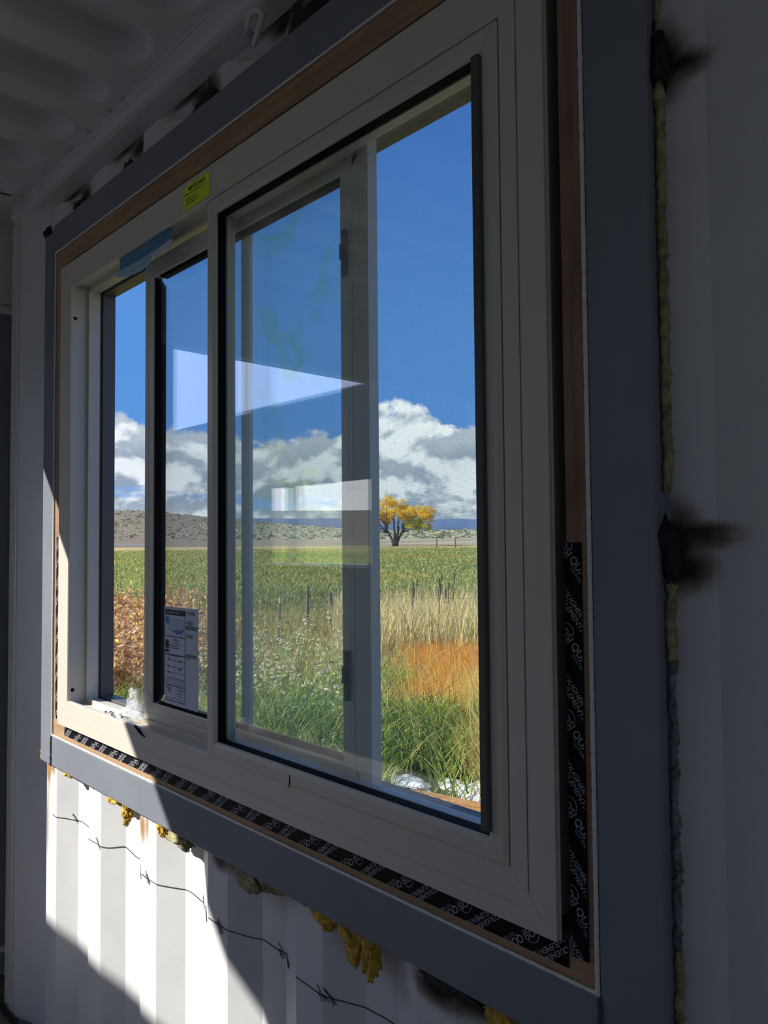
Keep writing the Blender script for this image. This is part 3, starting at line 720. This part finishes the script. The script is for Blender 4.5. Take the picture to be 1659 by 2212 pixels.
# =================================================================== OUTSIDE: NEIGHBOUR, GROUND
GZ = -2.15
def hill(az): return (0.93 + (2.45-0.93)*max(0, min(1, (az-47)/17))**1.2) if az >= 39 else .93
def gh(r, az):
    pts = [(0, GZ), (30, -2.10), (60, -1.85), (100, -1.35), (150, -.70), (230, .10), (300, 300*math.tan(R(.25))), (480, 480*math.tan(R(hill(az)))), (700, 480*math.tan(R(hill(az)))-4), (3000, -30)]
    for (a, za), (b_, zb_) in zip(pts, pts[1:]):
        if r <= b_: return za+(zb_-za)*(r-a)/(b_-a)
    return -30
def pol(r, az): return (-r*math.sin(R(az)), -.752+r*math.cos(R(az)))
rs = [0.0]; r = 2.5
while r < 3000: rs.append(r); r *= 1.035
azs = list(np.arange(20, 85, .5)) + list(np.arange(85, 380.1, 5))
def gcol(r, az, x, y):
    n1 = noise.noise(Vector((x*.06, y*.06, 0))); n2 = noise.noise(Vector((az*.2, math.log(max(r, 1))*9, 3)))
    if r < 35: c = Vector((.16, .17, .045)).lerp(Vector((.26, .21, .07)), .5+n1)
    elif r < 125:
        c = Vector((.23, .28, .08)).lerp(Vector((.42, .39, .15)), max(0, min(1, .40+n1*.8+n2*.9)))
        if r > 100: c = c.lerp(Vector((.66, .52, .20)), min(1, (r-100)/20))
        if az > 60: c = c.lerp(Vector((.24, .30, .07)), .4)
    elif r < 165: c = Vector((.50, .39, .16)).lerp(Vector((.38, .33, .17)), .5+n2)
    elif r < 300: c = Vector((.33, .27, .185)).lerp(Vector((.47, .40, .27)), max(0, min(1, .5+n2*1.6)))
    else: c = Vector((.50, .47, .30)).lerp(Vector((.32, .32, .19)), max(0, min(1, .45+n2*1.2)))
    if az > 84 and r < 60: c = Vector((.19, .17, .14))
    if az > 52 and r > 165: c = c.lerp(Vector((.20, .155, .115)), min(.8, (az-52)*.12))
    return (c.x, c.y, c.z, 1)
V = []; CC = []
for r in rs:
    for az in azs:
        x, y = pol(r, az); V.append((x, y, gh(r, az) + (.05*noise.noise(Vector((x*.8, y*.8, 0))) if 3 < r < 60 else 0))); CC.append(gcol(r, az, x, y))
na = len(azs)
F = [(i*na+j, (i+1)*na+j, (i+1)*na+j+1, i*na+j+1) for i in range(len(rs)-1) for j in range(na-1)]
def set_col(o, cols):
    a = o.data.color_attributes.new('Col', 'FLOAT_COLOR', 'POINT'); a.data.foreach_set('color', np.array(cols, dtype=np.float32).ravel())
g = link('ground_field', V, F, 'ground', smooth=True); set_col(g, CC); tag(g, kind='structure')
# far blue range of mountains
def ridge(name, rr, a0, a1, fn, col, label):
    V = []; n = 160
    for i in range(n+1):
        az = a0+(a1-a0)*i/n; el = fn(az)
        for (rad, k) in ((rr, -.3), (rr*1.02, .6), (rr*1.08, 1.0), (rr*1.3, .2)):
            x, y = pol(rad, az); V.append((x, y, rad*math.tan(R(el*k)) if k > 0 else -60+rad*0))
    F = [(i*4+j, (i+1)*4+j, (i+1)*4+j+1, i*4+j+1) for i in range(n) for j in range(3)]
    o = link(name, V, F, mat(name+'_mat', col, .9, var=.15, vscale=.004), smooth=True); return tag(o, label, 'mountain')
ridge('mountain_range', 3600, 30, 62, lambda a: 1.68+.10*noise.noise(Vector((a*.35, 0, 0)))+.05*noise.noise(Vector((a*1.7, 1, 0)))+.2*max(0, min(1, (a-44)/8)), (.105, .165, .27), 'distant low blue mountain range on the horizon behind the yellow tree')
# neighbour container wall, with its own window opening, seen reflected in the glass
NY = -2.42; wx0, wx1, wz0, wz1 = -4.62, -3.52, -.135, .40
b = MB()
for (a, c, d, e) in ((-9.0, wx0, FL, 1.0), (wx1, -2.67, FL, 1.0), (wx0, wx1, FL, wz0), (wx0, wx1, wz1, 1.0)): b.box(a, c, NY-.05, NY, d, e)
nb = b.build('neighbour_container_wall', 'outw'); tag(nb, 'grey container side wall beyond the open end doorway', 'container wall')
b = MB(); b.box(wx0, wx1, NY-.06, NY+.03, wz0-.02, wz0, 0); b.build('window_sill', 'tip', nb)
b = MB(); b.box(-4.40, -4.32, NY-.04, NY-.005, wz0, wz1); b.build('mullion', 'outw', nb)
# =================================================================== VEGETATION
class Cloud:
    def __init__(s): s.V = []; s.F = []; s.C = []; s.n = 0
    def blades(s, P, H, Wd, lean, az, cols, seg=3, tipk=1.15, droop=0.0):
        """P (n,3) roots; H heights; Wd widths; lean (n,) horizontal tip offset; az (n,) lean bearing"""
        n = len(P); dx = np.cos(az); dy = np.sin(az)
        fa = rng.uniform(0, 2*math.pi, n); wx = np.cos(fa); wy = np.sin(fa)
        rows = []
        for k in range(seg+1):
            t = k/seg; off = lean*t**1.8; h = H*(t - droop*t**3)
            w = Wd*(1-t)*.5 + (Wd*.05 if k < seg else 0)
            c = np.stack([P[:, 0]+dx*off, P[:, 1]+dy*off, P[:, 2]+h], 1)
            if k < seg:
                rows.append(c-np.stack([wx*w, wy*w, 0*w], 1)); rows.append(c+np.stack([wx*w, wy*w, 0*w], 1))
            else: rows.append(c)
        A = np.stack(rows, 1); m = A.shape[1]
        base = s.n+np.arange(n)*m; fs = []
        for k in range(seg-1):
            a = base+2*k; fs.append(np.stack([a, a+1, a+3], 1)); fs.append(np.stack([a, a+3, a+2], 1))
        a = base+2*(seg-1); fs.append(np.stack([a, a+1, a+2], 1))
        s.V.append(A.reshape(-1, 3)); s.F.append(np.concatenate(fs)); 
        s.C.append(np.repeat(cols, m, 0)); s.n += n*m
    def leaves(s, P, L, Wd, cols, up=.5):
        n = len(P)
        d = rng.normal(size=(n, 3)); d[:, 2] = d[:, 2]*.7+up; d /= np.linalg.norm(d, axis=1)[:, None]
        e = rng.normal(size=(n, 3)); e -= d*(e*d).sum(1)[:, None]; e /= np.linalg.norm(e, axis=1)[:, None]
        f = np.cross(d, e)
        L = L[:, None]; Wd = Wd[:, None]
        A = np.stack([P, P+d*L*.5+e*Wd*.5+f*Wd*.12, P+d*L, P+d*L*.5-e*Wd*.5+f*Wd*.12], 1)
        base = s.n+np.arange(n)*4
        s.F.append(np.concatenate([np.stack([base, base+1, base+2], 1), np.stack([base, base+2, base+3], 1)]))
        s.V.append(A.reshape(-1, 3)); s.C.append(np.repeat(cols, 4, 0)); s.n += n*4
    def build(s, name, m, parent=None):
        V = np.concatenate(s.V).astype(np.float32); V[:, 2] += CZ; F = np.concatenate(s.F).astype(np.int32); C = np.concatenate(s.C).astype(np.float32)
        me = bpy.data.meshes.new(name); me.vertices.add(len(V)); me.vertices.foreach_set('co', V.ravel())
        me.loops.add(len(F)*3); me.loops.foreach_set('vertex_index', F.ravel()); me.polygons.add(len(F))
        me.polygons.foreach_set('loop_start', np.arange(len(F), dtype=np.int32)*3); me.update(); me.validate()
        a = me.color_attributes.new('Col', 'FLOAT_COLOR', 'POINT'); a.data.foreach_set('color', np.concatenate([C, np.ones((len(C), 1), np.float32)], 1).ravel())
        me.materials.append(M[m]); o = bpy.data.objects.new(name, me); COL.objects.link(o)
        if parent is not None: o.parent = parent
        return o
def scatter(n, r0, r1, a0, a1, pw=2.0):
    u = rng.uniform(0, 1, n); r = (r0**pw+(r1**pw-r0**pw)*u)**(1/pw); az = rng.uniform(a0, a1, n)
    x = -r*np.sin(np.radians(az)); y = -.752+r*np.cos(np.radians(az))
    z = np.array([gh(float(a), float(b_)) for a, b_ in zip(r, az)])-.02
    return np.stack([x, y, z], 1), r, az
def pal(n, cols, wts=None, jit=.18):
    cols = np.array(cols); k = rng.choice(len(cols), n, p=None if wts is None else np.array(wts)/sum(wts))
    c = cols[k]*rng.uniform(1-jit, 1+jit, (n, 1)); return np.clip(c*rng.uniform(.93, 1.07, (n, 3)), 0, 1)
def clumps(P, sc, s=.5):
    return np.array([noise.noise(Vector((p[0]*sc, p[1]*sc, s))) for p in P])
# near green grass
G = Cloud()
n = 60000; P, r, az = scatter(n, 3.9, 12.5, 33, 72, 1.4)
keep = ~((r < 6.75) & (az < 46.8)) | ((r < 6.75) & (r > 6.2) & (rng.uniform(0, 1, n) < .25) & (az > 39.8) & (az < 43.5)); P, r, az = P[keep], r[keep], az[keep]; n = len(P)
cl = clumps(P, .9); H = (.28+.30*rng.uniform(0, 1, n))*(1+.7*cl)*np.clip((11.5-r)/5+.5, .5, 1.15); H = np.where((r > 7.5), H*1.15, H)
H = H*np.clip((r-2.2)/3.0, .35, 1.0)
G.blades(P, H, rng.uniform(.007, .020, n)*(.6+r*.08), H*rng.uniform(.1, .9, n), rng.uniform(0, 6.28, n),
         pal(n, [(.05, .11, .015), (.20, .34, .045), (.44, .54, .10), (.72, .68, .20), (.85, .72, .30)], [3.5, 4, 3.2, 2.2, 1.4]), 3, droop=.25)
tag(G.build('meadow_grass', 'blades'), 'tall green and straw grass growing just outside the window', 'grass', None, 'stuff')
# orange grass drift
G = Cloud(); n = 17000; P, r, az = scatter(n, 7.6, 13.2, 36.5, 48.5, 1.6)
dens = clumps(P, .9, 2.2)*1.3 + np.clip((44.6-az)*.30, -2, .8) + np.clip((r-8.9)*.5, -1, 0) + np.clip((12.2-r)*.6, -1, 0) + rng.normal(0, .35, n); keep = dens > .1; P, r, az = P[keep], r[keep], az[keep]; n = len(P)
H = rng.uniform(.35, .62, n)
G.blades(P, H, rng.uniform(.008, .014, n), H*rng.uniform(.05, .45, n), rng.normal(2.6, .7, n), pal(n, [(.86, .34, .05), (.95, .48, .08), (.66, .22, .04), (.92, .66, .18)], [4, 4, 2, 2.5]), 3)
tag(G.build('orange_grass', 'blades'), 'patch of rust-orange grass beyond the near green grass, right pane', 'grass', None, 'stuff')
# golden tall blades by the right edge and mixed through
G = Cloud(); n = 7000; P, r, az = scatter(n, 5.4, 9.6, 35.5, 42.5, 1.5)
keep = (az < 39.6+2.2*rng.uniform(-1, 1, n)) & ((r > 6.8) | (az < 39.2)); P, r, az = P[keep], r[keep], az[keep]; n = len(P); H = rng.uniform(.45, .95, n)
G.blades(P, H, rng.uniform(.006, .011, n), H*rng.uniform(.1, .6, n), rng.normal(3.0, .6, n), pal(n, [(.95, .70, .16), (.98, .56, .10), (.88, .78, .28)]), 4, droop=.15)
n = 4200; P, r, az = scatter(n, 6.9, 13, 36, 72, 1.5); H = rng.uniform(.5, .85, n)
G.blades(P, H, rng.uniform(.006, .010, n), H*rng.uniform(.3, .9, n), rng.uniform(0, 6.28, n), pal(n, [(.95, .82, .38), (.88, .70, .22), (.60, .68, .20)]), 4, droop=.2)
tag(G.build('golden_grass', 'blades'), 'long golden grass stalks leaning at the right edge of the meadow', 'grass', None, 'stuff')
# reeds / cattails
G = Cloud(); n = 5200; P, r, az = scatter(n, 13.0, 19.0, 35.5, 50.5, 1.5); cl = clumps(P, .5, 4)
H = rng.uniform(.65, 1.35, n)*(1+.35*cl)
G.blades(P, H, rng.uniform(.016, .034, n), H*rng.uniform(.02, .38, n), rng.uniform(0, 6.28, n), pal(n, [(.95, .80, .45), (.80, .62, .30), (.50, .36, .18), (.66, .66, .26)], [4, 3, 1.6, 2]), 4, droop=.12)
n = 9000; P, r, az = scatter(n, 12.0, 22.0, 35.5, 68, 1.5); H = rng.uniform(.3, .6, n)
G.blades(P, H, rng.uniform(.015, .03, n), H*rng.uniform(.1, .6, n), rng.uniform(0, 6.28, n), pal(n, [(.70, .54, .26), (.60, .48, .20), (.48, .48, .14)], [4, 3, 2]), 3, droop=.12)
tag(G.build('dry_reeds', 'blades'), 'stand of tall dry straw reeds at the near edge of the field', 'reeds', None, 'stuff')
# cattail heads
b = MB()
for i in range(12):
    az = random.uniform(36.5, 46); r = random.uniform(13.5, 17.5); x, y = pol(r, az); h = random.uniform(1.15, 1.5); z0 = gh(r, az)
    b.tube([(x, y, z0), (x+.05, y, z0+h*.8), (x+.07, y, z0+h*.88)], .008, 4); b.tube([(x+.07, y, z0+h*.87), (x+.078, y, z0+h*1.0)], .015, 6)
tag(b.build('cattail_heads', 'bark'), 'dark brown cattail spikes standing among the dry reeds', 'reeds', None, 'stuff')
# leafy weeds: pale pods in the middle pane, brown leaves in the far left pane
def weeds(r0, r1, a0, a1, nst, h0, h1, nl, L, cols, wts, name, label, lcol=(.40, .30, .16)):
    G = Cloud(); P, r, az = scatter(nst, r0, r1, a0, a1, 1.6); H = rng.uniform(h0, h1, nst)*(1+.3*clumps(P, .7, 6))
    le = H*rng.uniform(.05, .35, nst); la = rng.uniform(0, 6.28, nst)
    G.blades(P, H, np.full(nst, .014), le, la, pal(nst, [lcol]), 3)
    t = rng.uniform(.35, 1.02, (nst, nl)); Q = np.stack([P[:, None, 0]+np.cos(la)[:, None]*le[:, None]*t**1.8, P[:, None, 1]+np.sin(la)[:, None]*le[:, None]*t**1.8, P[:, None, 2]+H[:, None]*t], 2).reshape(-1, 3)
    m = len(Q); Q += rng.normal(0, .02, (m, 3)); l = rng.uniform(.6, 1.3, m)*L
    G.leaves(Q, l, l*rng.uniform(.3, .55, m), pal(m, cols, wts), .25)
    return tag(G.build(name, 'leaves'), label, 'weeds', None, 'stuff')
weeds(8.4, 13.5, 49.5, 62.5, 125, .6, 1.0, 26, .065, [(1.0, .98, .70), (.85, .84, .45), (.95, .75, .28), (.40, .52, .12)], [4, 3, 2.5, 2], 'pale_pod_weeds', 'pale cream-podded weeds seen through the middle panes')
weeds(10.0, 19.0, 60.5, 70.5, 620, .7, 1.15, 36, .10, [(.66, .40, .20), (.82, .58, .32), (.42, .24, .13), (.92, .66, .16)], [4, 3.5, 2.5, 1.4], 'brown_leaf_weeds', 'dry brown leafy weeds seen through the far left opening', (.30, .20, .12))
weeds(6.9, 7.9, 43.8, 49.0, 70, .30, .5, 30, .05, [(.20, .26, .17), (.36, .40, .28), (.12, .16, .08)], [3, 1.2, 3], 'low_sage_weeds', 'dark grey-green leafy weeds at the foot of the right pane', (.14, .16, .08))
weeds(6.0, 9.5, 47.0, 58.0, 140, .35, .6, 26, .05, [(.42, .58, .34), (.26, .42, .14)], [3, 2], 'green_leaf_weeds', 'soft green leafy weeds low in the middle pane', (.20, .26, .10))
# mid-distance tufts
G = Cloud(); n = 76000; P, r, az = scatter(n, 15, 125, 35, 71, 1.05); H = rng.uniform(.08, .20, n)*(1+r*.004)
cc = pal(n, [(.33, .37, .11), (.44, .44, .16), (.62, .55, .25), (.24, .29, .08)], [3.5, 3, 1.8, 1.8], .14)
gold = (clumps(P, .11, 9) > .12); cc[gold] = cc[gold]*np.array([1.12, 1.0, .9])
G.blades(P, H, .016+r*.0026*rng.uniform(.5, 1, n), H*rng.uniform(.1, .8, n), rng.uniform(0, 6.28, n), np.clip(cc, 0, 1), 2)
tag(G.build('field_tufts', 'blades'), 'grass tufts over the wide green field out to the far fence', 'grass', None, 'stuff')
# sage dots on the far rise
G = Cloud(); n = 2600; P, r, az = scatter(n, 300, 478, 35, 71, 1.0); H = rng.uniform(.35, .9, n)
G.blades(P, H, rng.uniform(1.0, 3.0, n), H*.2, rng.uniform(0, 6.28, n), pal(n, [(.22, .23, .14), (.30, .28, .18), (.50, .46, .31)], [3, 2, 2]), 2)
tag(G.build('sagebrush', 'blades'), 'sagebrush scattered over the far low hill', 'brush', None, 'stuff')
# ------------------------------------------------------------------ yellow cottonwood
TR = 150.0; TA = 45.9; tx, ty = pol(TR, TA); tz = gh(TR, TA)
lat = Vector((math.cos(R(TA)), math.sin(R(TA)), 0))       # to the right as seen from the window
dep = Vector((-math.sin(R(TA)), math.cos(R(TA)), 0))
tree = empty('cottonwood_tree', 'lone yellow-leaved cottonwood tree standing in the field, right pane', 'tree')
b = MB(); base = Vector((tx, ty, tz))
CL = [(-6.6, 3.2), (-6.0, 4.6), (-5.2, 5.9), (-3.6, 7.0), (-2.4, 6.2), (-1.6, 8.1), (-.5, 8.7), (.6, 7.7), (-.6, 6.7), (1.9, 6.9), (3.1, 6.1), (2.2, 5.4), (4.6, 6.9), (6.0, 6.6), (6.2, 5.5), (5.2, 5.4), (4.4, 4.2), (5.4, 3.4), (3.3, 4.7), (-3.9, 4.4), (-5.0, 2.6), (-2.2, 5.0), (1.2, 5.9), (-4.6, 6.6)]
limbs = [(-.42, 1), (.40, 1), (-.05, -1), (.15, .4)]
for k_, (lx_, ld_) in enumerate(limbs):
    top_ = base+lat*lx_*5.0+dep*ld_*.8+Vector((0, 0, 3.9)); mid_ = base+lat*lx_*2.0+dep*ld_*.3+Vector((0, 0, 1.7))
    b.tube([tuple(base-Vector((0, 0, .3))+lat*lx_*.6), tuple(base+lat*lx_*1.0+Vector((0, 0, .8))), tuple(mid_), tuple(mid_.lerp(top_, .5)+lat*.1), tuple(top_)], [.40, .30, .24, .18, .12], 8)
leaf = []
for u_, z_ in CL:
    dd_ = random.uniform(-3, 3); c_ = base+lat*u_+dep*dd_+Vector((0, 0, z_))
    lk = min(limbs, key=lambda q: abs(q[0]*5-u_)); st_ = base+lat*lk[0]*3.4+dep*lk[1]*.55+Vector((0, 0, 2.6 if z_ < 6 else 3.5))
    m1 = st_.lerp(c_, .4)+Vector((0, 0, .35))+lat*random.uniform(-.2, .2); m2 = st_.lerp(c_, .75)+Vector((0, 0, .25))
    b.tube([tuple(st_), tuple(m1), tuple(m2), tuple(c_)], [.13, .09, .06, .03], 5)
    for t_ in range(5):
        e_ = c_+Vector((random.gauss(0, .8), random.gauss(0, .8), random.gauss(0, .5)))
        b.tube([tuple(m2), tuple((m2+e_)/2+Vector((0, 0, .1))), tuple(e_)], [.045, .03, .015], 4)
    leaf.append((u_, z_, c_))
b.build('trunk', 'bark', tree, True)
G = Cloud(); Q = []; cols = []
for u_, z_, c_ in leaf:
    n = 1100; sub = [np.array(c_)+rng.normal(0, 1, 3)*np.array([.75, .75, .42]) for _ in range(7)]
    q = np.array([sub[k] for k in rng.integers(0, 7, n)])+rng.normal(0, 1, (n, 3))*np.array([.33, .33, .24]); Q.append(q)
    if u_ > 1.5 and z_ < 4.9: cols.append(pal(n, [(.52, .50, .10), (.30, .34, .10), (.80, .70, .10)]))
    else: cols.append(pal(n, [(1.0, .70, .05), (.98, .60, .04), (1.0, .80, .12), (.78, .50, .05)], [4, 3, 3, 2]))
Q = np.concatenate(Q); cols = np.concatenate(cols)
G.leaves(Q, rng.uniform(.14, .28, len(Q)), rng.uniform(.12, .22, len(Q)), cols, .1)
G.build('foliage', 'leaves', tree)
# ------------------------------------------------------------------ fence
def fpost(az, r, h, w, lab_, name='fence_post', tip=False, m='post'):
    x, y = pol(r, az); z = gh(r, az); b = MB(); b.tube([(x, y, z-.2), (x+.02, y, z+h*.6), (x+.03, y, z+h)], [w, w*.95, w*.85], 7)
    o = b.build(name, m); tag(o, lab_, 'fence post', 'posts of the near wire fence' if r < 30 else 'posts of the far fence')
    if tip:
        b = MB(); b.tube([(x+.028, y, z+h*.84), (x+.031, y, z+h+.01)], w*1.15, 7); b.build('white_tip', 'tip', o)
fpost(54.5, 19, .80, .022, 'thin white-tipped steel fence post, leftmost in the middle pane', tip=True)
fpost(52.47, 18, 1.12, .040, 'tall slim wooden fence post in the middle of the centre pane')
fpost(50.8, 18.5, .95, .055, 'darker stout fence post left of its twin beside the sash stile')
fpost(50.35, 18.6, .90, .045, 'fence post closest to the sash stile')
fpost(47.03, 18, .95, .028, 'fence post just inside the left edge of the right pane')
fpost(42.3, 17, 1.10, .040, 'dark fence post rising from the reeds in the right pane')
fpost(42.83, 120, 1.7, .12, 'tiny far fence post, left one of the pair right of the yellow tree')
fpost(41.46, 120, 1.7, .12, 'tiny far fence post, right one of the pair right of the yellow tree')
b = MB()
line = [(72, 24), (62, 21), (54.5, 19), (52.47, 18), (50.6, 18.5), (47.03, 18), (42.3, 17), (36, 17.5), (30, 18)]
for hh in (.35, .62, .88):
    pts = []
    for az, r in line:
        x, y = pol(r, az); pts.append((x, y, gh(r, az)+hh))
    b.tube(pts, .006, 4)
tag(b.build('fence_wire', 'wire'), 'thin strands of wire strung along the near field fence', 'wire')
# pale line of road / fence on the far left
b = MB(); pts = [pol(185, a)+(gh(185, a)+.35,) for a in (63.8, 65, 66, 67, 68.5, 70)]; b.tube(pts, .16, 4)
tag(b.build('pale_rail', 'tip'), 'pale horizontal pipe rail across the field seen in the far left opening', 'rail')
# pipe gate and dark post seen through the second pane
# =================================================================== CRATE OUTSIDE
cr = empty('wooden_frame', 'orange-brown wooden frame lying on the ground outside, bottom of the right pane', 'wooden frame')
cz_ = -2.02
def gpt(az, el):                                            # where a sight line meets the top of the frame
    r = cz_/math.tan(R(el)); return Vector((-r*math.sin(R(az)), -.752+r*math.cos(R(az)), cz_))
A = gpt(45.5, -17.5); B = gpt(38.9, -18.6); d = (B-A).normalized(); nrm = Vector((d.y, -d.x, 0)).normalized()
if nrm.y > 0: nrm = -nrm
def plank(name, p, q, w, h, m, par):
    d = (q-p).normalized(); s = Vector((-d.y, d.x, 0))*w/2; u = Vector((0, 0, h))
    V = [p-s-u, p+s-u, p+s, p-s, q-s-u, q+s-u, q+s, q-s]
    return link(name, [tuple(a) for a in V], [(0, 1, 2, 3), (7, 6, 5, 4), (0, 4, 5, 1), (1, 5, 6, 2), (2, 6, 7, 3), (3, 7, 4, 0)], m, par, bevel=.006)
E_ = B+d*1.3
plank('board', A, E_, .09, .14, 'deck', cr); plank('board', A+nrm*.14+d*.06, E_+nrm*.14, .10, .13, 'deck', cr)
plank('board', A+nrm*-.04+d*.02, A+nrm*1.2+d*.02, .09, .14, 'deck', cr)
for i, (az, el, s, lab_) in enumerate(((45.8, -17.25, (.26, .13, .06), 'white plastic wrap heap at the left end of the outdoor wooden frame'), (42.2, -17.5, (.17, .10, .05), 'small white wrap fold behind the middle of the outdoor wooden frame'), (39.9, -18.0, (.30, .14, .09), 'white wrap mound behind the right end of the outdoor wooden frame'))):
    p = gpt(az, el)-nrm*.14; blob('plastic_wrap', (p.x, p.y, p.z-.03), (s[0], s[1], s[2]), 'wrap', i+60, lab_, 'plastic wrap', lobes=.7, fine=.15)
